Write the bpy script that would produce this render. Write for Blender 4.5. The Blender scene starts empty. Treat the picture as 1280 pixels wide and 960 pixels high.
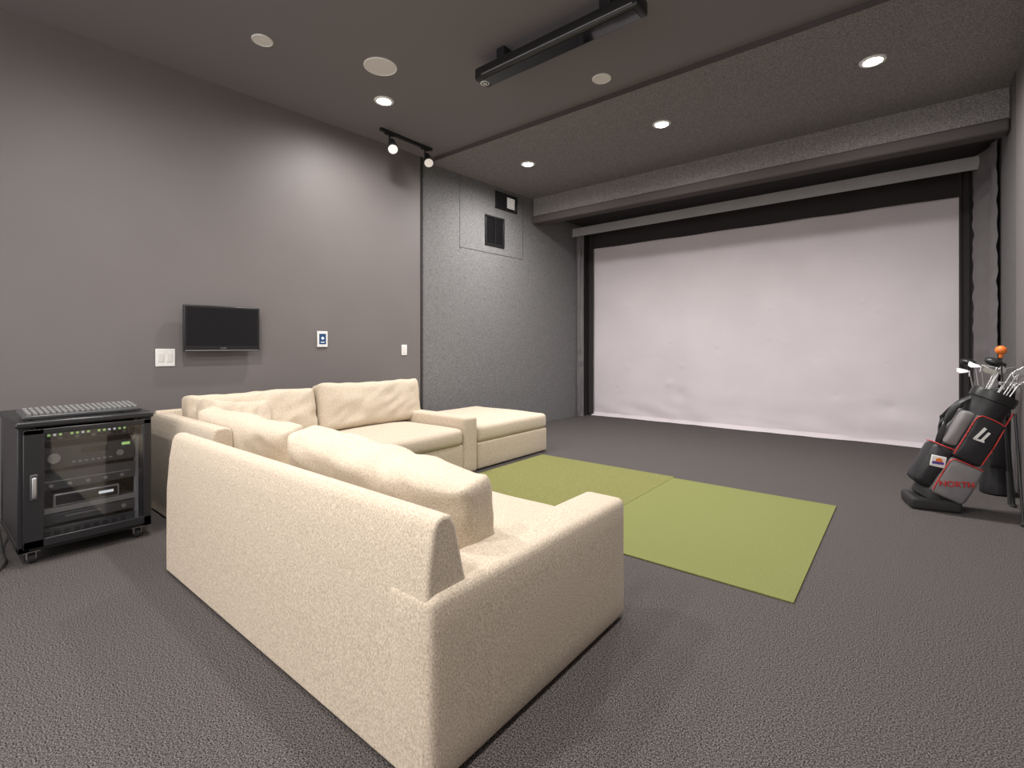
import bpy, bmesh, math, random
from mathutils import Vector, Matrix, Euler, noise
random.seed(4)
C = bpy.context.scene.collection
R = math.radians
CAMH = 1.2; F = 610.0; YAW = R(39); HY = 433.0
D_ = Vector((-math.sin(YAW), math.cos(YAW), 0)); R_ = Vector((math.cos(YAW), math.sin(YAW), 0))
def ray(px, py):
    return D_ + R_*((px-640)/F) + Vector((0,0,(HY-py)/F))
SL = 0.0576; WX0 = -4.8
def wx(y): return WX0 + (y-0.8)*SL
WROT = -math.atan(SL)
def hit_left(px, py, off=0.0):
    r = ray(px, py)
    t = (WX0 + off - 0.8*SL)/(r.x - SL*r.y)
    return Vector((r.x*t, r.y*t, CAMH + r.z*t))
def hit_z(px, py, z):
    r = ray(px, py); t = (z-CAMH)/r.z
    return Vector((r.x*t, r.y*t, z))

# ---------------------------------------------------------------- materials
def new_mat(name):
    m = bpy.data.materials.new(name); m.use_nodes = True
    return m, m.node_tree, m.node_tree.nodes['Principled BSDF']
def mat(name, col, rough=0.6, metal=0.0, spec=0.5, col2=None, scale=50, lo=0.35, hi=0.65, bump=0.0, bscale=None, bdist=0.01, detail=3, emit=None, es=0, coat=0, sheen=0, nrough=0.5, stretch=None, bdetail=2):
    m, nt, p = new_mat(name)
    p.inputs['Base Color'].default_value = (*col, 1)
    p.inputs['Roughness'].default_value = rough
    p.inputs['Metallic'].default_value = metal
    p.inputs['Specular IOR Level'].default_value = spec
    p.inputs['Coat Weight'].default_value = coat
    p.inputs['Sheen Weight'].default_value = sheen
    if emit:
        p.inputs['Emission Color'].default_value = (*emit, 1); p.inputs['Emission Strength'].default_value = es
    tc = nt.nodes.new('ShaderNodeTexCoord'); vec = tc.outputs['Object']
    if stretch:
        mp = nt.nodes.new('ShaderNodeMapping'); mp.inputs['Scale'].default_value = stretch
        nt.links.new(vec, mp.inputs['Vector']); vec = mp.outputs['Vector']
    if col2:
        n = nt.nodes.new('ShaderNodeTexNoise'); n.inputs['Scale'].default_value = scale; n.inputs['Detail'].default_value = detail
        n.inputs['Roughness'].default_value = nrough
        nt.links.new(vec, n.inputs['Vector'])
        cr = nt.nodes.new('ShaderNodeValToRGB')
        cr.color_ramp.elements[0].position = lo; cr.color_ramp.elements[1].position = hi
        cr.color_ramp.elements[0].color = (*col, 1); cr.color_ramp.elements[1].color = (*col2, 1)
        nt.links.new(n.outputs['Fac'], cr.inputs['Fac']); nt.links.new(cr.outputs['Color'], p.inputs['Base Color'])
    if bump:
        n2 = nt.nodes.new('ShaderNodeTexNoise'); n2.inputs['Scale'].default_value = bscale or scale; n2.inputs['Detail'].default_value = bdetail
        nt.links.new(vec, n2.inputs['Vector'])
        b = nt.nodes.new('ShaderNodeBump'); b.inputs['Strength'].default_value = bump; b.inputs['Distance'].default_value = bdist
        nt.links.new(n2.outputs['Fac'], b.inputs['Height']); nt.links.new(b.outputs['Normal'], p.inputs['Normal'])
    return m
M = {}
M['wall'] = mat('grey_paint', (0.158,0.142,0.140), 0.55, col2=(0.166,0.150,0.148), scale=2, bump=0.04, bscale=300, bdist=0.002)
M['ceil'] = mat('ceiling_paint', (0.185,0.170,0.176), 0.8)
FZ = dict(detail=3, nrough=0.6, bdetail=2)
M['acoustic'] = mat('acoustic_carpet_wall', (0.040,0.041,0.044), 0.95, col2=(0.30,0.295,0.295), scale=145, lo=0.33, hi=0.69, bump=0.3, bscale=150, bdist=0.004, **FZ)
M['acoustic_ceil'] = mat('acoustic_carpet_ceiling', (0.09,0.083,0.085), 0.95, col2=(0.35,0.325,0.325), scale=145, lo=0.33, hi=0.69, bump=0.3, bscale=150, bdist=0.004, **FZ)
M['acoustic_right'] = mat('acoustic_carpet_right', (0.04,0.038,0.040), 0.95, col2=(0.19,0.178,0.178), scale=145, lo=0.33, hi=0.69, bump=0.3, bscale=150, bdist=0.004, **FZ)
M['carpet'] = mat('charcoal_carpet', (0.006,0.005,0.005), 0.97, col2=(0.225,0.202,0.196), scale=210, lo=0.40, hi=0.68, bump=0.3, bscale=230, bdist=0.004, spec=0.1, detail=3, nrough=0.7)
M['turf'] = mat('green_turf', (0.125,0.14,0.040), 0.9, col2=(0.245,0.255,0.095), scale=220, bump=0.4, bscale=240, bdist=0.004, spec=0.2, **FZ)
M['turf2'] = mat('worn_turf', (0.115,0.12,0.036), 0.9, col2=(0.25,0.245,0.090), scale=190, bump=0.4, bscale=220, bdist=0.004, spec=0.2, **FZ)
M['turf_edge'] = mat('turf_seam', (0.18,0.19,0.06), 0.9)
M['sofa'] = mat('cream_chenille', (0.34,0.272,0.200), 0.95, col2=(0.74,0.645,0.52), scale=210, lo=0.25, hi=0.74, bump=0.2, bscale=220, bdist=0.003, spec=0.15, sheen=0.1, stretch=(1,1,0.7), **FZ)
M['pillow'] = mat('cream_pillow_fabric', (0.40,0.33,0.245), 0.95, col2=(0.70,0.61,0.49), scale=200, lo=0.28, hi=0.68, bump=0.2, bscale=220, bdist=0.003, spec=0.15, sheen=0.1, **FZ)
M['screen'] = mat('impact_screen_fabric', (0.68,0.62,0.655), 0.85, col2=(0.72,0.66,0.695), scale=1.5, bump=0.10, bscale=9, bdist=0.02, spec=0.2)
M['black_cloth'] = mat('black_cloth', (0.042,0.037,0.038), 0.95, spec=0.15)
M['brown_cloth'] = mat('dark_grey_brown_cloth', (0.085,0.074,0.073), 0.9, spec=0.2)
M['grey_pad'] = mat('grey_nylon', (0.14,0.130,0.134), 0.5)
M['silver_cloth'] = mat('silver_cloth', (0.40,0.385,0.39), 0.45, col2=(0.36,0.345,0.35), scale=3)
M['black'] = mat('black_plastic', (0.012,0.012,0.013), 0.38)
M['black_metal'] = mat('black_powder_coat', (0.018,0.018,0.020), 0.32)
M['rubber'] = mat('rubber', (0.02,0.02,0.02), 0.8)
M['white'] = mat('white_plastic', (0.80,0.79,0.77), 0.4)
M['offwhite'] = mat('offwhite_grille', (0.80,0.78,0.74), 0.6, col2=(0.64,0.62,0.60), scale=400)
M['silver'] = mat('silver', (0.62,0.62,0.63), 0.28, metal=0.9)
M['steel'] = mat('brushed_steel', (0.55,0.55,0.56), 0.35, metal=0.8)
M['grey_plastic'] = mat('grey_plastic', (0.24,0.24,0.25), 0.4)
M['light_grey'] = mat('light_grey_plastic', (0.26,0.255,0.255), 0.35)
M['dark_grey'] = mat('dark_grey_plastic', (0.06,0.06,0.064), 0.3)
M['screen_black'] = mat('glossy_display', (0.008,0.008,0.010), 0.08, coat=0.5)
M['blue_disp'] = mat('blue_display', (0.015,0.03,0.07), 0.2, emit=(0.05,0.15,0.35), es=0.35)
M['green_led'] = mat('green_led', (0.3,0.5,0.2), 0.4, emit=(0.50,0.80,0.25), es=0.7)
M['white_led'] = mat('white_led', (0.8,0.8,0.8), 0.4, emit=(0.9,0.95,1), es=0.5)
M['red'] = mat('red_trim', (0.50,0.03,0.025), 0.5)
M['bag_grey'] = mat('bag_grey', (0.22,0.21,0.215), 0.55, col2=(0.17,0.162,0.168), scale=6, bump=0.3, bscale=14, bdist=0.01)
M['bag_black'] = mat('bag_black_nylon', (0.014,0.014,0.016), 0.5, bump=0.3, bscale=16, bdist=0.012)
M['orange'] = mat('orange_rubber', (0.80,0.20,0.03), 0.4)
M['purple'] = mat('emblem_purple', (0.10,0.05,0.30), 0.5)
M['lamp'] = mat('lamp_glow', (1,1,1), 0.5, emit=(1,0.95,0.87), es=60)
M['spotface'] = mat('spot_face', (0.7,0.68,0.64), 0.25, emit=(1,0.9,0.8), es=0.3)
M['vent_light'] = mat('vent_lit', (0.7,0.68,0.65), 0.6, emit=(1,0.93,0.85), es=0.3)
gm, nt, p = new_mat('smoked_glass')
tr = nt.nodes.new('ShaderNodeBsdfTransparent'); tr.inputs['Color'].default_value = (0.84,0.85,0.86,1)
gl = nt.nodes.new('ShaderNodeBsdfGlossy'); gl.inputs['Roughness'].default_value = 0.03
mx = nt.nodes.new('ShaderNodeMixShader'); mx.inputs[0].default_value = 0.07
nt.links.new(tr.outputs[0], mx.inputs[1]); nt.links.new(gl.outputs[0], mx.inputs[2])
nt.links.new(mx.outputs[0], nt.nodes['Material Output'].inputs['Surface']); M['glass'] = gm

# ---------------------------------------------------------------- mesh helpers
class MB:
    def __init__(s): s.bm = bmesh.new()
    def box(s, c, size, rot=(0,0,0)):
        mtx = Matrix.Translation(Vector(c)) @ Euler(rot).to_matrix().to_4x4() @ Matrix.Diagonal((*size,1))
        bmesh.ops.create_cube(s.bm, size=1, matrix=mtx); return s
    def bx(s, x0,x1,y0,y1,z0,z1):
        return s.box(((x0+x1)/2,(y0+y1)/2,(z0+z1)/2),(x1-x0,y1-y0,z1-z0))
    def cyl(s, p0, p1, r0, r1=None, seg=18):
        p0=Vector(p0); p1=Vector(p1); d=p1-p0; r1 = r0 if r1 is None else r1
        mtx = Matrix.Translation((p0+p1)/2) @ d.to_track_quat('Z','Y').to_matrix().to_4x4()
        bmesh.ops.create_cone(s.bm, cap_ends=True, segments=seg, radius1=r0, radius2=r1, depth=d.length, matrix=mtx); return s
    def sph(s, c, r, sc=(1,1,1), rot=(0,0,0)):
        mtx = Matrix.Translation(Vector(c)) @ Euler(rot).to_matrix().to_4x4() @ Matrix.Diagonal((*sc,1))
        bmesh.ops.create_uvsphere(s.bm, u_segments=20, v_segments=12, radius=r, matrix=mtx); return s
    def tube(s, pts, r, seg=10, flat=1.0):
        pts=[Vector(p) for p in pts]
        if len(pts)>2 and len(pts)<12:
            fine=[]
            for i in range(len(pts)-1):
                a=pts[max(i-1,0)]; b=pts[i]; c=pts[i+1]; d=pts[min(i+2,len(pts)-1)]
                for k in range(6):
                    t=k/6; fine.append(0.5*((2*b)+(c-a)*t+(2*a-5*b+4*c-d)*t*t+(3*b-a-3*c+d)*t**3))
            fine.append(pts[-1]); pts=fine
        rings=[]
        for i,p in enumerate(pts):
            d = (pts[min(i+1,len(pts)-1)]-pts[max(i-1,0)]).normalized()
            q = d.to_track_quat('Z','Y')
            rings.append([s.bm.verts.new(p + q @ Vector((r*flat*math.cos(2*math.pi*k/seg), r*math.sin(2*math.pi*k/seg),0))) for k in range(seg)])
        for a,b in zip(rings,rings[1:]):
            for k in range(seg): s.bm.faces.new((a[k],a[(k+1)%seg],b[(k+1)%seg],b[k]))
        s.bm.faces.new(rings[0][::-1]); s.bm.faces.new(rings[-1]); return s
    def lathe(s, prof, c=(0,0,0), seg=40, sx=1, sy=1, cap=True):
        rings=[]
        for r,z in prof:
            rings.append([s.bm.verts.new((c[0]+sx*r*math.cos(2*math.pi*k/seg), c[1]+sy*r*math.sin(2*math.pi*k/seg), c[2]+z)) for k in range(seg)])
        for a,b in zip(rings,rings[1:]):
            for k in range(seg): s.bm.faces.new((a[k],a[(k+1)%seg],b[(k+1)%seg],b[k]))
        if cap:
            s.bm.faces.new(rings[0][::-1]); s.bm.faces.new(rings[-1])
        return s
    def prism(s, poly, axis, a0, a1):
        def P(u,v,w): return (w,u,v) if axis=='x' else (u,w,v)
        A=[s.bm.verts.new(P(u,v,a0)) for u,v in poly]; B=[s.bm.verts.new(P(u,v,a1)) for u,v in poly]
        n=len(poly)
        for k in range(n): s.bm.faces.new((A[k],A[(k+1)%n],B[(k+1)%n],B[k]))
        s.bm.faces.new(A[::-1]); s.bm.faces.new(B); return s
    def soft(s, c, size, r, puff=(0,0,0), wob=0, freq=4, rot=(0,0,0), step=0.06, seed=0, taper=None, pinch=0, fn=None):
        h=[v/2 for v in size]; r=min(r,*[v*0.98 for v in h])
        ax=[]
        for hv in h:
            e=[-hv,-hv+r*0.25,-hv+r*0.55]
            n=max(2,int((2*hv-2*r)/step)); inner=[-hv+r+(2*hv-2*r)*k/n for k in range(n+1)]
            ax.append(e+inner+[-v for v in e[::-1]])
        vs={}; mt=Matrix.Translation(Vector(c)) @ Euler(rot).to_matrix().to_4x4()
        nx,ny,nz=[len(a)-1 for a in ax]
        def V(i,j,k):
            if (i,j,k) in vs: return vs[(i,j,k)]
            q=Vector((ax[0][i],ax[1][j],ax[2][k]))
            inn=Vector([max(-(h[m]-r),min(h[m]-r,q[m])) for m in range(3)])
            d=q-inn
            if d.length>1e-6: q=inn+d.normalized()*r
            f=[1-(q[m]/h[m])**2 for m in range(3)]
            o=Vector(q)
            o.x*=1+puff[0]/h[0]*f[1]*f[2]; o.y*=1+puff[1]/h[1]*f[0]*f[2]; o.z*=1+puff[2]/h[2]*f[0]*f[1]
            if pinch:
                o.y*=1-pinch*(max(abs(q.x)/h[0],abs(q.z)/h[2])**8)
            if taper: o.x*=1+taper*(q.z/h[2])
            if fn: o=fn(o)
            if wob: o+=noise.noise_vector(q*freq+Vector((seed*7.3,seed*3.1,seed)))*wob
            v=s.bm.verts.new(mt@o); vs[(i,j,k)]=v; return v
        for i in range(nx):
            for j in range(ny):
                for k,fl in ((0,True),(nz,False)):
                    f=(V(i,j,k),V(i+1,j,k),V(i+1,j+1,k),V(i,j+1,k)); s.bm.faces.new(f[::-1] if fl else f)
        for i in range(nx):
            for k in range(nz):
                for j,fl in ((0,False),(ny,True)):
                    f=(V(i,j,k),V(i+1,j,k),V(i+1,j,k+1),V(i,j,k+1)); s.bm.faces.new(f[::-1] if fl else f)
        for j in range(ny):
            for k in range(nz):
                for i,fl in ((0,True),(nx,False)):
                    f=(V(i,j,k),V(i,j+1,k),V(i,j+1,k+1),V(i,j,k+1)); s.bm.faces.new(f[::-1] if fl else f)
        return s
    def build(s, name, m, parent=None, bevel=0, seg=2, ang=35, loc=None, rot=None):
        bmesh.ops.recalc_face_normals(s.bm, faces=s.bm.faces)
        me=bpy.data.meshes.new(name); s.bm.to_mesh(me); s.bm.free()
        for pl in me.polygons: pl.use_smooth=True
        me.set_sharp_from_angle(angle=R(ang))
        me.materials.append(M[m]); o=bpy.data.objects.new(name,me); C.objects.link(o)
        if bevel:
            b=o.modifiers.new('bevel','BEVEL'); b.width=bevel; b.segments=seg; b.limit_method='ANGLE'; b.angle_limit=R(30)
        if parent: o.parent=parent
        if loc is not None: o.location=loc
        if rot is not None: o.rotation_euler=rot
        return o
def tag(o, label, cat, group=None):
    o['label']=label; o['category']=cat
    if group: o['group']=group
    return o
def thing(name, label, cat, loc=(0,0,0), rot=(0,0,0), group=None):
    o=bpy.data.objects.new(name,None); C.objects.link(o); o.location=loc; o.rotation_euler=rot; o.empty_display_size=0.1
    return tag(o,label,cat,group)
def struct(name, mb, m, bevel=0):
    o=mb.build(name,m,None,bevel); o['kind']='structure'; return o
def text(name, s, size, m, parent, loc, rot, ext=0.0006, bold=0.0):
    cu=bpy.data.curves.new(name,'FONT'); cu.body=s; cu.size=size; cu.extrude=ext; cu.align_x='CENTER'; cu.align_y='CENTER'; cu.offset=bold
    t=bpy.data.objects.new(name+'_tmp',cu); C.objects.link(t)
    dg=bpy.context.evaluated_depsgraph_get(); dg.update()
    me=bpy.data.meshes.new_from_object(t.evaluated_get(dg)); bpy.data.objects.remove(t)
    me.materials.clear(); me.materials.append(M[m])
    o=bpy.data.objects.new(name,me); C.objects.link(o); o.parent=parent; o.location=loc; o.rotation_euler=rot; return o
def lamp(name, kind, energy, parent, loc, rot=(0,0,0), col=(1,0.96,0.93), **kw):
    l=bpy.data.lights.new(name,kind); l.energy=energy; l.color=col
    for k,v in kw.items(): setattr(l,k,v)
    o=bpy.data.objects.new(name,l); C.objects.link(o); o.parent=parent; o.location=loc; o.rotation_euler=rot; return o

# ---------------------------------------------------------------- room shell
XR=0.70; YB=-3.0; YS=7.75; HC=3.52; HS=3.48; YSOF=4.06; YGREY=3.93; FY=6.08
struct('floor', MB().bx(-5.3,1.0,YB-0.2,YS+0.2,-0.1,0), 'carpet')
struct('ceiling', MB().bx(-5.3,1.0,YB-0.2,YSOF,HC,HC+0.15), 'ceil')
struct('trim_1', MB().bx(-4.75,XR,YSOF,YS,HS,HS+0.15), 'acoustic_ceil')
struct('trim_2', MB().bx(-4.66,XR,YSOF-0.012,YSOF,HS-0.004,HC), 'brown_cloth')
def wall_slab(y0,y1,z0,z1,o0,o1):
    mb=MB(); P=[(wx(y0)+o0,y0),(wx(y1)+o0,y1),(wx(y1)+o1,y1),(wx(y0)+o1,y0)]
    A=[mb.bm.verts.new((x,y,z0)) for x,y in P]; B=[mb.bm.verts.new((x,y,z1)) for x,y in P]
    for k in range(4): mb.bm.faces.new((A[k],A[(k+1)%4],B[(k+1)%4],B[k]))
    mb.bm.faces.new(A[::-1]); mb.bm.faces.new(B); return mb
struct('wall_left', wall_slab(YB,YGREY,0,HC,-0.15,0), 'wall')
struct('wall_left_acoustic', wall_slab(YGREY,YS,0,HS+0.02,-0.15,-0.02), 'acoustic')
struct('trim_3', wall_slab(YGREY-0.004,YGREY+0.03,0,HC,-0.05,0.004), 'black_cloth')
struct('wall_right', MB().bx(XR,XR+0.15,YB,5.75,0,HC), 'wall')
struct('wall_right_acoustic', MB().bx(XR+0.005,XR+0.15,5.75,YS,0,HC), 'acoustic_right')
struct('wall_screen', MB().bx(-4.8,XR+0.15,YS,YS+0.15,0,HC), 'black_cloth')
# (rear wall left out so the world background adds fill light from behind)
struct('trim_4', MB().bx(wx(FY)+0.0,XR,FY,FY+0.1,3.2,HS), 'acoustic_ceil')
struct('trim_5', MB().bx(wx(FY)-0.01,XR,FY-0.03,FY+0.16,3.09,3.21), 'brown_cloth', 0.02)
struct('trim_6', MB().bx(wx(FY)-0.01,XR,FY+0.16,YS,3.30,3.36), 'black_cloth')
def seam(n,p,q):
    a=hit_left(*p,0); b=hit_left(*q,0)
    mb=MB(); mb.box((0,0,0),(0.008,max(0.008,abs(b.y-a.y)),max(0.008,abs(b.z-a.z))))
    o=mb.build(n,'dark_grey',None); y=(a.y+b.y)/2; o.location=(wx(y)-0.022,y,(a.z+b.z)/2); o.rotation_euler=(0,0,WROT); o['kind']='structure'
seam('trim_7',(576,216),(576,311)); seam('trim_8',(655,243),(655,322))
pa=hit_left(576,311,0); pb=hit_left(655,322,0); zz=(pa.z+pb.z)/2
mb=MB().box((0,0,0),(0.008,pb.y-pa.y,0.008)); o=mb.build('trim_9','dark_grey'); y=(pa.y+pb.y)/2; o.location=(wx(y)-0.022,y,zz); o.rotation_euler=(0,0,WROT); o['kind']='structure'

# ---------------------------------------------------------------- screen bay
SX0,SX1,SY,SZ=-4.27,0.475,7.56,2.92
mb=MB(); nx,nz=220,140; g=[]
dents=[(random.uniform(SX0+0.4,SX1-0.4),random.uniform(0.4,2.4),random.uniform(0.02,0.05),random.choice((-1,1))*random.uniform(0.004,0.010)) for _ in range(26)]
dents+=[(-2.75,0.45,0.10,0.018),(-2.9,0.62,0.06,-0.010),(-2.2,1.15,0.03,0.01),(-0.2,0.45,0.10,0.010)]
for k in range(nz+1):
    z=0.012+(SZ+0.05-0.012)*k/nz; row=[]
    for i in range(nx+1):
        x=SX0-0.02+(SX1-SX0+0.04)*i/nx
        low=max(0,1-z/0.7)
        y=SY+0.012*noise.noise(Vector((x*0.9,z*0.8,3)))+0.008*noise.noise(Vector((x*3,z*2.2,7)))
        y+=low*low*0.035*noise.noise(Vector((x*2.2+z*1.5,z*5,11)))+low*0.008*math.sin(x*6+3*noise.noise(Vector((x,z*3,2))))
        top_=max(0,(z-SZ+0.5)/0.5)
        y+=top_*0.010*math.sin(x*9+2*noise.noise(Vector((x*2,z,1))))
        for dx,dz,dr,da in dents:
            q=((x-dx)**2+(z-dz)**2)/(dr*dr)
            if q<6: y+=da*math.exp(-q)
        zz2 = z+ (0.02*max(0,1-z/0.25))*noise.noise(Vector((x*1.5,0,5)))
        row.append(mb.bm.verts.new((x,y,max(0.008,zz2))))
    g.append(row)
for k in range(nz):
    for i in range(nx): mb.bm.faces.new((g[k][i],g[k][i+1],g[k+1][i+1],g[k+1][i]))
scr=thing('projection_screen','large white fabric impact screen filling the far wall down to the carpet','screen',(0,0,0))
mb.build('screen_fabric','screen',scr,ang=80)
mb=MB(); prev=None
for i in range(161):
    x=SX0+(SX1-SX0)*i/160; n=0.04*noise.noise(Vector((x*1.3,0,9)))+0.015*noise.noise(Vector((x*5,0,4)))
    a=mb.bm.verts.new((x,SY-0.01+0.01*noise.noise(Vector((x*4,1,1))),0.06)); b=mb.bm.verts.new((x,SY-0.03+n,0.02)); c=mb.bm.verts.new((x,SY-0.07+n*1.4,0.006))
    if prev: mb.bm.faces.new((prev[0],a,b,prev[1])); mb.bm.faces.new((prev[1],b,c,prev[2]))
    prev=(a,b,c)
mb.build('hem','screen',scr,ang=80)

def curtain(p0,p1,z0,z1,folds,amp,n=160,horiz=0.0):
    mb=MB(); p0=Vector((*p0,0)); p1=Vector((*p1,0)); d=p1-p0; nrm=Vector((d.y,-d.x,0)).normalized(); rows=[]
    nzz=120
    for k in range(nzz+1):
        z=z0+(z1-z0)*k/nzz; row=[]
        for i in range(n+1):
            s=i/n; w=amp*math.sin(s*folds*2*math.pi+0.8*noise.noise(Vector((s*3,z*0.8,folds))))+horiz*noise.noise(Vector((s*2,z*9,4)))
            v=p0+d*s+nrm*w; row.append(mb.bm.verts.new((v.x,v.y,z)))
        rows.append(row)
    for k in range(nzz):
        for i in range(n): mb.bm.faces.new((rows[k][i],rows[k][i+1],rows[k+1][i+1],rows[k+1][i]))
    return mb
tag(curtain((-4.44,7.50),(-4.25,7.50),0.005,3.29,2,0.012,40).build('side_curtain','black_cloth',ang=80),'narrow black cloth strip along the left edge of the white screen','curtain')
tag(curtain((0.455,7.47),(0.64,7.44),0.005,3.29,3,0.012,40).build('side_curtain','black_cloth',ang=80),'black cloth strip along the right edge of the white screen','curtain')
tag(curtain((-4.40,7.20),(-4.285,7.24),0.005,3.14,1,0.014,50,0.012).build('padded_side_curtain','grey_pad',ang=80),'slim grey nylon side curtain at the left end of the screen bay','curtain')
tag(curtain((0.545,7.15),(0.675,6.62),0.005,3.20,1.5,0.012,120,0.016).build('padded_side_curtain','grey_pad',ang=80),'wide grey quilted nylon curtain hanging right of the screen behind the golf bags','curtain')
tag(curtain((SX0-0.14,7.53),(SX1+0.2,7.50),SZ-0.02,3.30,5,0.015,200).build('top_curtain','black_cloth',ang=80),'black cloth border running above the top of the white screen','curtain')
tag(curtain((-4.40,7.06),(0.67,7.00),3.045,3.185,1,0.001,240,0.0).build('valance_strip','silver_cloth',ang=80),'long shiny silver-grey cloth strip under the dark bulkhead above the screen','valance')

# ---------------------------------------------------------------- turf
def mat_panel(x0,x1,y0,y1,m,label):
    t=thing('turf_panel',label,'turf mat',((x0+x1)/2,(y0+y1)/2,0)); w=(x1-x0)/2; d=(y1-y0)/2
    MB().bx(-w,w,-d,d,0.001,0.009).build('pile',m,t,0.002)
    MB().bx(-w+0.002,w-0.002,-d+0.002,d-0.002,0.0,0.004).build('backing','turf_edge',t)
mat_panel(-3.13,-1.652,2.61,4.40,'turf2','yellowish speckled green turf panel beside the ottoman and corner sofa')
mat_panel(-1.65,-0.41,2.59,4.36,'turf','plain green turf panel farther from the sofa, nearest the golf bags')

# ---------------------------------------------------------------- sofas
s1=thing('sofa','cream chenille sofa section seen from behind in the foreground, single arm on right','sofa',(-2.05,1.42,0))
x0,x1=-3.07+2.05,-0.97+2.05
MB().soft((0.0,0.05,0.150),(2.00,1.0,0.28),0.02).build('base','sofa',s1,ang=60)
prof=[(0.86,0.008),(0.86,0.30),(0.862,0.45),(0.873,0.60),(0.888,0.70),(0.900,0.724),(0.920,0.734),(0.955,0.730),(0.975,0.695),(1.01,0.55),(1.045,0.44),(1.055,0.008)]
mb=MB().prism([(y-1.42,z) for y,z in prof],'x',x0,x1-0.022); mb.build('back','sofa',s1,0.014,3,50)
MB().soft((x1-0.10,0.012,0.269),(0.20,1.14,0.522),0.032,(0.006,0.004,0.005)).build('arm','sofa',s1,ang=60)
for k in range(2):
    MB().soft((-0.60+0.93*k,0.11,0.36),(0.92,0.90,0.15),0.045,(0,0.01,0.02),0.006,3,seed=k).build('seat_cushion','sofa',s1,ang=60)
for sx,sy in ((-0.9,-0.42),(-0.9,0.42),(0.9,-0.42),(0.9,0.42)):
    MB().bx(sx-0.03,sx+0.03,sy-0.03,sy+0.03,0,0.04).build('leg','black',s1,0.004)

s2=thing('sofa','cream chenille corner sofa section along the grey wall, low arm beside the ottoman','sofa',(-3.76,2.27,0))
X=lambda x:x+3.76
Y=lambda y:y-2.27
MB().soft((X(-3.775),Y(2.22),0.150),(1.14,2.10,0.28),0.02).build('base','sofa',s2,ang=60)
bp=[(0.0,0.008),(0.0,0.45),(0.012,0.62),(0.03,0.705),(0.05,0.728),(0.08,0.725),(0.10,0.68),(0.14,0.55),(0.17,0.44),(0.17,0.008)]
MB().prism([(X(-4.36)+a,z) for a,z in bp],'y',Y(1.135),Y(3.40)).build('back','sofa',s2,0.014,3,50)
bp2=[(0.0,0.008),(0.0,0.66),(0.012,0.70),(0.03,0.712),(0.09,0.712),(0.11,0.695),(0.12,0.65),(0.12,0.008)]
MB().prism([(Y(1.12)+a,z) for a,z in bp2],'x',X(-4.345),X(-3.175)).build('return_back','sofa',s2,0.014,3,50)
MB().soft((X(-3.765),Y(3.325),0.272),(1.16,0.18,0.525),0.03,(0,0.004,0.004)).build('arm','sofa',s2,ang=60)
for k,(a,b) in enumerate(((1.26,2.28),(2.285,3.23))):
    MB().soft((X(-3.70),Y((a+b)/2),0.36),(1.03,b-a,0.15),0.045,(0.01,0,0.025),0.006,3,seed=k+4).build('seat_cushion','sofa',s2,ang=60)
for sx,sy in ((-0.45,-0.9),(-0.45,0.9),(0.45,-0.9),(0.45,0.9)):
    MB().bx(sx-0.03,sx+0.03,sy-0.03,sy+0.03,0,0.04).build('leg','black',s2,0.004)

ot=thing('ottoman','square cream chenille ottoman at the end of the corner sofa, near the acoustic wall','ottoman',(-3.77,4.025,0))
MB().soft((0,0,0.140),(1.11,1.17,0.26),0.02).build('base','sofa',ot,ang=60)
MB().soft((0,0,0.35),(1.12,1.18,0.17),0.05,(0.004,0.0,0.022),0.005,3,seed=9).build('cushion','pillow',ot,ang=60)
for sx in (-0.42,0.42):
    for sy in (-0.45,0.45): MB().bx(sx-0.03,sx+0.03,sy-0.03,sy+0.03,0,0.04).build('leg','black',ot,0.004)

def cushion(label,loc,w,h,t,tilt,rz,seed,roll=0,wob=0.016,sag=0.0,crease=1.0):
    c=thing('cushion',label,'cushion',loc,(tilt,roll,rz),'loose cream back cushions')
    def fn(o):
        zz=o.z/(h/2); xx=o.x/(w/2)
        o=Vector(o)
        o.z-=sag*(1-xx*xx)*max(0,zz)
        o.z+=0.012*max(0,zz)*abs(xx)**6
        o.y*=1+0.10*max(0,-zz)
        o.y+=crease*(0.016*noise.noise(Vector((xx*2.2,zz*1.2+xx,seed*3.3)))+0.012*noise.noise(Vector((xx*6+zz*2,zz*2.5,seed*5.1))))
        o.z+=crease*0.012*noise.noise(Vector((xx*4.0,zz,seed*2.7)))*max(0,zz)
        return o
    MB().soft((0,0,h/2),(w,t,h),min(0.04,t*0.25),(0.0,0.022,0.004),wob,3.0,step=0.022,seed=seed,pinch=0.25,fn=fn).build('cover','pillow',c,ang=80)
    return c
cushion('large plump cream cushion leaning on the back of the near sofa, beside its arm',(-1.675,1.245,0.43),1.04,0.365,0.20,R(12),R(4),1,R(4.5),0.016,crease=1.3)
cushion('cream cushion behind the largest one, at the inner corner of the near sofa',(-3.25,1.40,0.43),0.98,0.335,0.18,R(13),R(7),2,R(2.5),0.02,0.01)
cushion('small slouching cream cushion tucked in the far left corner of the sofa',(-3.83,1.55,0.44),0.56,0.385,0.15,R(22),R(-74),3,R(-7),0.02,0.025)
cushion('flat cream back cushion against grey wall, under the thermostat panel',(-4.07,1.77,0.44),0.98,0.39,0.20,R(10),R(-90),4,0)
cushion('upright cream back cushion nearest the ottoman, on the corner sofa',(-4.02,2.83,0.44),1.12,0.415,0.21,R(10),R(-90),5,0)

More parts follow.
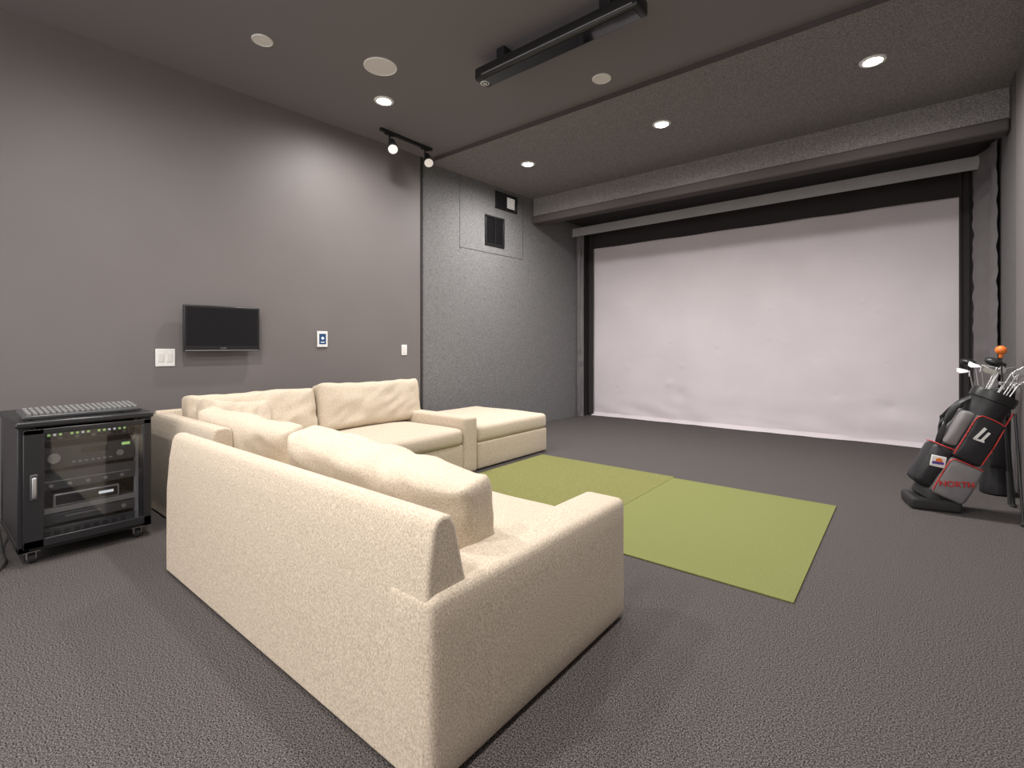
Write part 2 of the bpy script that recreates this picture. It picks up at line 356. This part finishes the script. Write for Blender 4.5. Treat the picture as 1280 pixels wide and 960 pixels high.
# ---------------------------------------------------------------- monitor, plates on the left wall
def wall_thing(name,label,cat,px,py,off=0.0,z=None):
    p=hit_left(px,py,off); return thing(name,label,cat,(p.x,p.y,p.z if z is None else z),(0,0,WROT))
tv=wall_thing('wall_monitor','small black flat monitor mounted on the grey wall above the sofa','monitor',279,411,0.085)
W,H=0.60,0.395
MB().bx(-0.025,0.012,-W/2,W/2,-H/2,H/2).build('housing','black',tv,0.008)
MB().bx(0.0115,0.0135,-W/2+0.022,W/2-0.022,-H/2+0.05,H/2-0.022).build('display','screen_black',tv)
MB().bx(-0.08,-0.02,-0.06,0.06,-0.06,0.06).box((-0.082,0,0),(0.006,0.16,0.16)).build('wall_bracket','black_metal',tv,0.003)
MB().bx(0.012,0.0145,-W/2+0.01,W/2-0.01,-H/2+0.006,-H/2+0.012).build('lower_bezel_line','grey_plastic',tv)
text('brand_lettering','acer',0.028,'silver',tv,(0.0135,0,-H/2+0.03),(R(90),0,R(90)))
sw=wall_thing('light_switch','white double light switch plate left of the wall monitor','light switch',206.5,447)
MB().bx(0,0.008,-0.068,0.068,-0.073,0.073).build('plate','white',sw,0.004)
for s in (-0.03,0.03):
    r=MB().bx(0.007,0.012,s-0.018,s+0.018,-0.036,0.036).build('rocker','offwhite',sw,0.002)
th=wall_thing('touch_panel','white wall control panel with a small dark blue display','control panel',402.5,424)
MB().bx(0,0.014,-0.056,0.056,-0.082,0.082).build('housing','white',th,0.005)
MB().bx(0.013,0.0155,-0.036,0.036,-0.052,0.056).build('display','blue_disp',th)
MB().cyl((0.0155,0,0.01),(0.0165,0,0.01),0.014).build('display_icon','white_led',th)
MB().bx(0.0155,0.0165,-0.02,0.02,-0.034,-0.028).build('display_text','white_led',th)
s3=wall_thing('light_switch','white single light switch plate by the edge of the grey wall','light switch',505,437.5)
MB().bx(0,0.008,-0.038,0.038,-0.062,0.062).build('plate','white',s3,0.004)
MB().bx(0.007,0.012,-0.017,0.017,-0.034,0.034).build('rocker','offwhite',s3,0.002)

def vent(label,x0,y0,x1,y1,vert,lit=False):
    a=hit_left(x0,y0); b=hit_left(x1,y1); w=b.y-a.y; h=abs((hit_left((x0+x1)/2,y0).z-hit_left((x0+x1)/2,y1).z))
    c=hit_left((x0+x1)/2,(y0+y1)/2,-0.02)
    t=thing('wall_vent',label,'vent',(c.x,c.y,c.z),(0,0,WROT))
    f=0.03; mb=MB()
    mb.bx(0,0.02,-w/2,w/2,h/2-f,h/2).bx(0,0.02,-w/2,w/2,-h/2,-h/2+f).bx(0,0.02,-w/2,-w/2+f,-h/2,h/2).bx(0,0.02,w/2-f,w/2,-h/2,h/2)
    mb.build('frame','black',t,0.003)
    MB().bx(0.0,0.004,-w/2+f,w/2-f,-h/2+f,h/2-f).build('backing','black',t)
    n=14 if vert else 8
    for k in range(n):
        z=-h/2+f+(h-2*f)*(k+0.5)/n
        MB().box((0.012,0,z),(0.012,w-2*f,0.004),(0,R(35),0)).build('slat','black',t)
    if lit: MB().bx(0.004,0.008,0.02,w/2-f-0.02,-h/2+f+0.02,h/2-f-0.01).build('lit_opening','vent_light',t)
    if vert: MB().bx(0.012,0.022,-0.008,0.008,-h/2+f,h/2-f).build('divider','black',t)
vent('upper wide black vent grille, partly lit, high on the acoustic wall',619,243,646,264,False,True)
vent('lower square black vent grille with a centre divider on the acoustic wall',606,271,630,308,True)

# ---------------------------------------------------------------- ceiling fixtures
LE=2.7
def downlight(label,px,py,z,energy,lx=None):
    p=hit_z(px,py,z) if px is not None else Vector((lx[0],lx[1],z))
    t=thing('recessed_light',label,'ceiling light',(p.x,p.y,z),group='recessed ceiling downlights')
    MB().lathe([(0.062,-0.002),(0.066,-0.010),(0.088,-0.008),(0.092,0.0),(0.062,0.0)],cap=False).build('trim_ring','white',t)
    MB().lathe([(0.0605,0.001),(0.061,-0.004),(0.02,-0.012)],cap=True).build('bulb','lamp',t)
    lamp('lamp','SPOT',energy*LE,t,(0,0,-0.03),spot_size=R(178),spot_blend=1.0,shadow_soft_size=0.06)
downlight('bright downlight in smooth dark ceiling, above the track spotlights',480,126,HC,66)
downlight('leftmost downlight in the acoustic soffit, above the wall vents',660,205,HS,108)
downlight('middle downlight in the acoustic soffit',827,155,HS,106)
downlight('rightmost downlight in the acoustic soffit, nearest the golf bags',1091,76,HS,106)
downlight('added unseen fill downlight over the near sofa, left of the sensor bar',None,None,HC,85,(-3.0,0.9))  # fill light added out of view above the sofa zone
downlight('added unseen fill downlight over the equipment rack side of the room',None,None,HC,100,(-2.0,-0.8))  # out-of-frame fill lamp, added to brighten the left of the room
downlight('added unseen fill downlight over the open carpet near the right wall',None,None,HC,85,(-0.4,1.6))  # added fill lamp above the frame, brightens the near carpet
downlight('added unseen fill downlight in the ceiling behind the viewer',None,None,HC,95,(-0.6,-1.2))  # unseen fill lamp added behind the camera
def cspeaker(label,px,py,r):
    p=hit_z(px,py,HC); t=thing('ceiling_speaker',label,'speaker',(p.x,p.y,HC))
    MB().lathe([(r*0.9,-0.003),(r*0.93,-0.010),(r,-0.006),(r,0.0)],cap=False).build('rim','white',t)
    MB().lathe([(r*0.91,0.0),(r*0.9,-0.005),(r*0.3,-0.008),(0.004,-0.009)],cap=True).build('grille','offwhite',t)
cspeaker('large round white ceiling speaker grille',475.5,83,0.135)
cspeaker('small round white ceiling speaker grille near the soffit edge',752,98,0.082)
cspeaker('round white ceiling speaker at the top edge above the monitor',328,50,0.075)

tx=-4.34
tr_=thing('track_light','short black ceiling track with two white-faced spotlights near the wall','track light',(tx,3.5,HC))
MB().bx(-0.018,0.018,-0.36,0.36,-0.03,0).build('track','black',tr_,0.003)
for yy in (-0.24,0.26):
    hd=Vector((0.05,yy,-0.17)); aim=Vector((0.50,-0.30,-0.62)).normalized()
    st=MB().cyl((0,yy,-0.03),(0,yy,-0.12),0.01).box((0,yy,-0.035),(0.034,0.10,0.02)).cyl((0,yy,-0.11),(0.03,yy,-0.15),0.012).build('stem','black',tr_)
    h=MB().cyl(hd-aim*0.10,hd+aim*0.06,0.034,0.056,24).cyl(hd+aim*0.06,hd+aim*0.075,0.062,0.062,24).build('spot_head','black',tr_)
    MB().cyl(hd+aim*0.073,hd+aim*0.079,0.050,0.050,24).build('lens','spotface',h)

sb=thing('sensor_bar','long black overhead golf sensor bar fixed under the ceiling, round emblem on end','sensor bar',(-2.0,2.93,3.38))
MB().soft((0,0,0),(1.40,0.16,0.10),0.02).build('housing','black',sb,ang=50)
MB().bx(-0.62,0.66,-0.055,0.055,-0.054,-0.048).build('lens_window','screen_black',sb)
MB().bx(-0.62,0.66,-0.083,-0.079,-0.03,-0.022).build('side_strip','grey_plastic',sb)
for xx in (-0.45,0.45):
    MB().bx(xx-0.04,xx+0.04,-0.05,0.05,0.05,0.14).build('bracket','black_metal',sb,0.003)
e=MB().cyl((-0.655,-0.0,-0.050),(-0.655,0.0,-0.054),0.036,seg=28).build('emblem_disc','white',sb)
MB().cyl((-0.655,0,-0.0535),(-0.655,0,-0.056),0.027,seg=28).build('emblem_centre','black',e)
MB().bx(-0.662,-0.648,-0.02,0.02,-0.0575,-0.0555).bx(-0.675,-0.635,-0.005,0.005,-0.0575,-0.0555).build('emblem_mark','white',e)

# ---------------------------------------------------------------- equipment rack
ca=thing('equipment_cabinet','black wheeled equipment cabinet with smoked glass door at the left edge','cabinet',(-4.10,0.665,0))
hx,hy,z0,z1=0.38,0.30,0.075,0.79
mb=MB()
for sx in (-1,1):
    for sy in (-1,1): mb.bx(sx*hx-(0.05 if sx>0 else 0),sx*hx+(0.05 if sx<0 else 0),sy*hy-(0.05 if sy>0 else 0),sy*hy+(0.05 if sy<0 else 0),z0,z1-0.03)
mb.bx(-hx,hx,-hy,hy,z0,z0+0.035)
mb.build('frame','black_metal',ca,0.004)
MB().bx(-hx-0.01,hx+0.015,-hy-0.01,hy+0.01,z1-0.035,z1).build('top_panel','black_metal',ca,0.010)
MB().bx(-hx+0.05,hx-0.05,-hy+0.004,-hy+0.012,z0+0.035,z1-0.035).build('side_panel','black_metal',ca)
MB().bx(-hx+0.05,hx-0.05,hy-0.012,hy-0.004,z0+0.035,z1-0.035).build('side_panel','black_metal',ca)
MB().bx(-hx+0.002,-hx+0.012,-hy+0.05,hy-0.05,z0+0.035,z1-0.035).build('back_panel','black_metal',ca)
for sy in (-0.235,0.235):
    MB().bx(0.31,0.325,sy-0.012,sy+0.012,z0+0.035,z1-0.04).build('mounting_rail','grey_plastic',ca)
dr=MB()
dy0,dy1,dz0,dz1=-hy+0.02,hy-0.006,z0+0.02,z1-0.045
dr.bx(hx,hx+0.018,dy0,dy0+0.085,dz0,dz1).bx(hx,hx+0.018,dy1-0.04,dy1,dz0,dz1).bx(hx,hx+0.018,dy0,dy1,dz1-0.03,dz1).bx(hx,hx+0.018,dy0,dy1,dz0,dz0+0.045)
door=dr.build('door','black_metal',ca,0.004)
MB().bx(hx+0.006,hx+0.010,dy0+0.085,dy1-0.04,dz0+0.045,dz1-0.03).build('glass_pane','glass',door)
MB().bx(hx+0.016,hx+0.024,dy0+0.027,dy0+0.057,0.36,0.50).build('handle_plate','dark_grey',door,0.004)
MB().soft((hx+0.032,dy0+0.042,0.435),(0.014,0.018,0.10),0.006).cyl((hx+0.022,dy0+0.042,0.382),(hx+0.028,dy0+0.042,0.382),0.009).build('handle','steel',door,ang=50)
for sx in (-0.31,0.31):
    for sy in (-0.24,0.24):
        c_=MB().box((sx,sy,0.068),(0.07,0.07,0.012)).box((sx+0.01,sy-0.018,0.045),(0.03,0.004,0.045)).box((sx+0.01,sy+0.018,0.045),(0.03,0.004,0.045)).build('caster','steel',ca)
        MB().cyl((sx+0.014,sy-0.014,0.027),(sx+0.014,sy+0.014,0.027),0.027,seg=24).build('wheel','rubber',c_)
def unit(name,label,cat,za,zb,m,w=0.23):
    t=thing(name,label,cat,(-4.10,0.665,za)); h=zb-za
    MB().bx(-0.22,0.325,-w,w,0,h).build('case',m,t,0.003)
    return t,h
t,h=unit('network_switch','rack unit with a row of small lit green port lights, top of cabinet','network switch',0.655,0.72,'black')
MB().bx(0.325,0.332,-0.225,0.225,0.004,h-0.004).build('face_plate','dark_grey',t,0.001)
for k in range(16):
    if k in (4,9): continue
    MB().bx(0.332,0.335,-0.20+k*0.0245,-0.188+k*0.0245,0.036,0.048).build('port_light','white_led' if k in (2,7,12,13) else 'green_led',t)
for k in range(16): MB().bx(0.332,0.334,-0.202+k*0.0245,-0.186+k*0.0245,0.014,0.028).build('port','black' if k%3 else 'grey_plastic',t)
t,h=unit('audio_receiver','black receiver with round volume knob and small green display in the cabinet','receiver',0.505,0.625,'black')
MB().bx(0.325,0.333,-0.225,0.225,0.0,h).build('face_plate','dark_grey',t,0.002)
MB().cyl((0.333,-0.15,0.06),(0.352,-0.15,0.06),0.028,seg=28).build('knob','steel',t)
MB().cyl((0.333,0.15,0.045),(0.345,0.15,0.045),0.018,seg=28).build('knob','steel',t)
MB().bx(0.333,0.335,-0.03,0.09,0.07,0.10).build('display','screen_black',t)
MB().bx(0.333,0.3355,0.16,0.20,0.088,0.104).build('lit_display','green_led',t)
for k in range(7): MB().bx(0.333,0.337,-0.07+k*0.028,-0.055+k*0.028,0.02,0.03).build('button','steel',t)
t,h=unit('amplifier','plain dark amplifier with a silver front line, middle of the cabinet','amplifier',0.385,0.485,'black')
MB().bx(0.325,0.333,-0.225,0.225,0.0,h).build('face_plate','dark_grey',t,0.002)
MB().bx(0.333,0.336,-0.2,0.2,0.045,0.050).build('front_line','steel',t)
for k in range(5): MB().cyl((0.333,-0.16+k*0.08,0.025),(0.342,-0.16+k*0.08,0.025),0.010,seg=16).build('knob','steel',t)
t,h=unit('media_player','small silver and black media player box on the cabinet shelf','media player',0.285,0.355,'steel',0.15)
MB().bx(0.325,0.330,-0.14,0.14,0.008,h-0.008).build('face_plate','black',t,0.002)
MB().bx(0.330,0.332,0.05,0.12,0.03,0.045).build('display','white_led',t)
t,h=unit('rack_shelf','silver edged vented shelf unit low in the cabinet','rack shelf',0.262,0.280,'steel')
MB().bx(0.325,0.329,-0.225,0.225,-0.01,0.02).build('lip','steel',t)
t,h=unit('disc_player','slim black disc player with silver tray line near cabinet bottom','player',0.19,0.245,'black')
MB().bx(0.325,0.331,-0.225,0.225,0,h).build('face_plate','dark_grey',t,0.002)
MB().bx(0.331,0.334,-0.10,0.06,0.03,0.038).build('tray','silver',t)
MB().cyl((0.331,0.17,0.027),(0.336,0.17,0.027),0.012).build('button','steel',t)
t,h=unit('power_conditioner','black power unit with a row of sockets, lowest in the cabinet','power unit',0.112,0.17,'black')
MB().bx(0.325,0.331,-0.225,0.225,0,h).build('face_plate','dark_grey',t,0.002)
for k in range(9): MB().bx(0.331,0.334,-0.19+k*0.043,-0.165+k*0.043,0.016,0.04).build('socket','black',t)
kb=thing('keyboard','long grey keyboard lying on top of the black equipment cabinet','keyboard',(-3.87,0.665,z1+0.004),(0,R(7),R(2)))
MB().soft((0,-0.01,0.022),(0.20,0.54,0.022),0.008).build('case','dark_grey',kb,ang=50)
mb=MB()
for i in range(5):
    for j in range(20):
        mb.box((-0.068+i*0.034,-0.250+j*0.0253,0.037),(0.020,0.016,0.012))
mb.build('keys','light_grey',kb)
for s in (-0.22,0.2): MB().cyl((-0.08,s,-0.010),(-0.08,s,0.012),0.01).build('foot','rubber',kb)
rm=thing('remote_control','small black remote lying behind the keyboard on the cabinet','remote',(-4.12,0.74,z1),(0,0,R(4)))
MB().soft((0,0,0.012),(0.05,0.17,0.022),0.009).build('case','black',rm,ang=50)
mb=MB()
for i in range(3):
    for j in range(7): mb.cyl((-0.014+i*0.014,-0.06+j*0.018,0.022),(-0.014+i*0.014,-0.06+j*0.018,0.0255),0.004,seg=10)
mb.build('buttons','grey_plastic',rm)
tag(MB().tube([(-4.25,0.30,0.015),(-3.9,0.22,0.012),(-3.7,0.26,0.012),(-3.85,0.33,0.012),(-4.1,0.34,0.012),(-4.3,0.33,0.2)],0.007).build('power_cable','rubber'),'thin black power cable lying on carpet beside the equipment cabinet','cable')

# ---------------------------------------------------------------- golf bags
TILT=R(25); RZ=R(14)
b1=thing('golf_bag','leaning black and grey stand golf bag with red piping and white emblem','golf bag',(0.13,4.82,0.058),(0,TILT,RZ))
MT=Matrix.Translation(b1.location)@Euler(b1.rotation_euler).to_matrix().to_4x4(); MI=MT.inverted()
MB().lathe([(0.105,-0.0),(0.123,0.01),(0.126,0.06),(0.122,0.09),(0.116,0.3),(0.110,0.6),(0.115,0.78),(0.120,0.84)],sx=1.0,sy=0.95).build('body','bag_black',b1)
MB().lathe([(0.120,0.82),(0.128,0.825),(0.131,0.87),(0.125,0.890),(0.112,0.890),(0.108,0.84)],sx=1.0,sy=0.95,cap=False).build('top_cuff','black',b1)
mb=MB(); mb.box((0,0,0.872),(0.012,0.20,0.03)).box((0,0.04,0.872),(0.22,0.012,0.03)).box((0,-0.04,0.872),(0.22,0.012,0.03)); mb.build('club_dividers','bag_grey',b1)
MB().soft((0,0,0),(0.30,0.27,0.085),0.025).build('base_foot','rubber',b1,ang=60,loc=MI@Vector((0.135,4.82,0.043)),rot=(0,-TILT,0))
p1=MB().soft((0.03,-0.105,0.21),(0.205,0.10,0.28),0.025,(0.004,0.012,0.004),0.008,12,seed=2).build('side_pocket','bag_grey',b1,ang=60)
p2=MB().soft((-0.12,-0.03,0.24),(0.13,0.20,0.32),0.035,(0.014,0.006,0.006),0.012,10,seed=3).build('lower_pocket','bag_black',b1,ang=60)
p3=MB().soft((-0.10,-0.03,0.56),(0.08,0.17,0.27),0.025,(0.010,0.006,0.006),0.010,12,seed=4).build('upper_pocket','bag_grey',b1,ang=60)
p4=MB().soft((0.015,-0.10,0.53),(0.175,0.09,0.34),0.025,(0.006,0.010,0.006),0.010,12,seed=5).build('accessory_pocket','bag_black',b1,ang=60)
MB().tube([(-0.066,-0.156,0.09),(-0.072,-0.160,0.2),(-0.066,-0.158,0.33),(-0.02,-0.158,0.352),(0.12,-0.15,0.35)],0.004).build('red_piping','red',p1)
MB().tube([(-0.068,-0.142,0.38),(-0.070,-0.150,0.53),(-0.064,-0.148,0.68),(0.0,-0.148,0.70),(0.09,-0.138,0.69)],0.004).build('red_piping','red',p4)
MB().tube([(0.098,-0.140,0.38),(0.102,-0.142,0.53),(0.098,-0.138,0.67)],0.004).build('red_piping','red',p4)
MB().tube([(0.10,-0.08,0.45),(0.122,-0.06,0.65),(0.125,-0.05,0.80)],0.0045).build('red_piping','red',b1)
MB().tube([(-0.07,-0.13,0.405),(-0.14,-0.125,0.402),(-0.19,-0.06,0.40),(-0.19,0.03,0.39)],0.004).build('red_piping','red',p2)
text('lettering','NORTH',0.056,'red',p1,(0.028,-0.166,0.19),(R(90),R(-27),0),0.006,0.0004)
em=MB().soft((-0.12,-0.136,0.285),(0.085,0.016,0.080),0.004,rot=(0,R(-15),0)).build('emblem_patch','white',p2,ang=50)
MB().cyl((-0.12,-0.141,0.292),(-0.12,-0.147,0.292),0.020,seg=24).build('emblem_ball','orange',em)
MB().box((-0.12,-0.146,0.275),(0.065,0.006,0.018),(0,R(-20),0)).build('emblem_band','purple',em)
MB().box((-0.01,-0.158,0.58),(0.016,0.008,0.10),(0,R(12),0)).box((0.025,-0.158,0.575),(0.014,0.008,0.07),(0,R(12),0)).box((0.004,-0.158,0.535),(0.06,0.008,0.012),(0,R(-5),0)).build('white_marks','white',p4)
MB().tube([(-0.11,0,0.80),(-0.165,-0.03,0.72),(-0.175,-0.05,0.60),(-0.165,-0.05,0.48),(-0.14,-0.03,0.40)],0.010,10,2.4).build('shoulder_strap','bag_black',b1)
MB().tube([(-0.11,0.05,0.78),(-0.15,0.08,0.68),(-0.155,0.09,0.55),(-0.12,0.07,0.45)],0.010,10,2.4).build('shoulder_strap','bag_black',b1)
for wpt in ((0.60,4.66,0.012),(0.62,5.18,0.012)):
    q=MI@Vector(wpt); top=Vector((0.13,-0.06 if wpt[1]<5 else 0.06,0.80))
    l=MB().cyl(top,q,0.008,seg=12).build('stand_leg','black_metal',b1)
    MB().sph(q,0.016).build('leg_foot','rubber',l)
def club(label,p0,p1,kind,cover=None,flip=1):
    p0=Vector(p0); p1=Vector(p1); d=(p1-p0).normalized()
    t=thing('golf_club',label,'golf club',p0,group='golf clubs in the bags')
    e=p1-p0
    MB().cyl((0,0,0),e,0.0045,0.004,12).build('shaft','silver',t)
    MB().cyl(d*-0.0,d*0.26,0.010,0.012,14).build('grip','rubber',t)
    side=Vector((flip,0.25,0)).normalized()
    a=math.atan2(side.y,side.x)
    if kind=='iron':
        mb=MB(); pts=[(0,-0.012),(0.018,-0.020),(0.06,-0.026),(0.082,-0.010),(0.078,0.030),(0.05,0.018),(0.01,0.006)]
        A=[mb.bm.verts.new((x,-0.009,z)) for x,z in pts]; B=[mb.bm.verts.new((x,0.006,z*0.9)) for x,z in pts]
        for k in range(len(pts)): mb.bm.faces.new((A[k],A[(k+1)%len(pts)],B[(k+1)%len(pts)],B[k]))
        mb.bm.faces.new(A[::-1]); mb.bm.faces.new(B)
        mb.cyl((0,0,-0.05),(0,0,0.0),0.0065,seg=12)
        mb.build('head','silver',t,0.002,loc=e,rot=(R(random.uniform(-15,15)),R(random.uniform(-25,10)),a))
    elif kind=='wood':
        MB().sph((0.045,0,0.0),0.055,(1.0,0.85,0.55)).cyl((0,0,-0.06),(0.01,0,0.0),0.008,seg=12).build('head','black',t,loc=e,rot=(0,R(-20),a))
    elif kind=='putter':
        MB().box((0.03,0,0),(0.11,0.022,0.025)).cyl((0,0,-0.05),(0,0,0),0.006,seg=12).build('head','silver',t,0.003,loc=e,rot=(0,0,a))
def loc1(x,y,z): return MT@Vector((x,y,z))
spec=[(-0.06,-0.06,1.04,'iron',-1),(-0.01,-0.07,1.07,'iron',1),(0.05,-0.06,1.02,'iron',1),(-0.06,0.0,1.08,'iron',-1),(0.04,0.0,1.09,'iron',1),(0.07,0.05,1.03,'iron',1),(-0.03,0.06,1.12,'wood',-1),(0.03,0.07,1.00,'putter',1)]
nm=['steel iron, front row of the leaning bag, nearest its strap','steel iron in the middle of the leaning bag front row','steel iron nearest the wall in the leaning bag front row','steel iron in the leaning bag middle row, head turned left','tallest steel iron in the leaning bag','low steel iron at the right rim of the leaning bag','black wood club rising at the back of the leaning bag','short silver bar putter in the leaning bag']
for (x,y,z,k,f),n in zip(spec,nm): club(n,loc1(x*0.5,y*0.5,0.3),loc1(x*1.2,y*1.1,z-0.02),k,flip=f)

B2=(0.56,5.58)
b2=thing('golf_bag','plain black golf bag standing upright behind the leaning one, by the wall','golf bag',(B2[0],B2[1],0),(0,0,R(10)))
MB().lathe([(0.085,0.0),(0.098,0.012),(0.098,0.09),(0.088,0.12),(0.086,0.6),(0.095,0.78)]).build('body','bag_black',b2)
MB().lathe([(0.098,0.76),(0.112,0.77),(0.116,0.84),(0.108,0.86),(0.092,0.86),(0.088,0.80)],cap=False).build('top_cuff','black',b2)
MB().box((0,0,0.845),(0.18,0.012,0.03)).box((0,0,0.845),(0.012,0.18,0.03)).build('club_dividers','bag_grey',b2)
MB().soft((0.0,-0.085,0.45),(0.13,0.06,0.45),0.025,(0,0.012,0)).build('front_pocket','bag_black',b2,ang=60)
MB().tube([(-0.03,-0.10,0.80),(-0.10,-0.11,0.65),(-0.105,-0.10,0.45),(-0.05,-0.10,0.34)],0.009,10,1.8).build('shoulder_strap','bag_grey',b2)
sp2=[(-0.10,-0.06,1.00,'iron',-1),(-0.05,-0.08,1.04,'iron',-1),(0.0,-0.06,0.99,'iron',1),(0.04,-0.03,1.02,'iron',1),(-0.07,0.03,1.05,'wood',-1),(0.00,0.06,1.02,'wood',1)]
nm2=['steel iron at far left of the upright bag, head turned left','second steel iron from the left in the upright bag','steel iron in the middle of the upright bag','steel iron at the right of the upright bag','black wood club at the left back of the upright bag','black wood club at the right back of the upright bag']
for (x,y,z,k,f),n in zip(sp2,nm2): club(n,(B2[0]+x*0.3,B2[1]+y*0.4,0.15),(B2[0]-0.02+x*1.4,B2[1]+y,z),k,flip=f)
tr2=thing('swing_trainer','thin dark swing trainer topped by an orange ball, by the wall','swing trainer',(0.60,5.20,0.0))
top=Vector((0.575-0.60,5.42-5.20,1.17))
MB().tube([(0,0,0.02),(top.x*0.5,top.y*0.5,0.55),(top.x,top.y,1.12)],0.006).build('shaft','black',tr2)
MB().tube([(0,0,0.01),(top.x*0.2,top.y*0.2,0.25)],0.013).build('grip','rubber',tr2)
MB().sph(top,0.036).cyl(top-Vector((0,0,0.06)),top-Vector((0,0,0.02)),0.014).build('ball','orange',tr2)

# ---------------------------------------------------------------- camera, world
w=bpy.data.worlds.new('World'); bpy.context.scene.world=w; w.use_nodes=True
w.node_tree.nodes['Background'].inputs[0].default_value=(1.0,0.955,0.93,1); w.node_tree.nodes['Background'].inputs[1].default_value=2.5  # even background, added as fill light through the open rear
cd=bpy.data.cameras.new('Camera'); cam=bpy.data.objects.new('Camera',cd); C.objects.link(cam)
cd.sensor_width=36; cd.lens=36*F/1280; cd.shift_y=-(480-HY)/1280; cd.clip_start=0.05
cam.location=(0,0,CAMH); cam.rotation_euler=(R(90),0,YAW)
bpy.context.scene.camera=cam
bpy.context.scene.view_settings.view_transform='Standard'
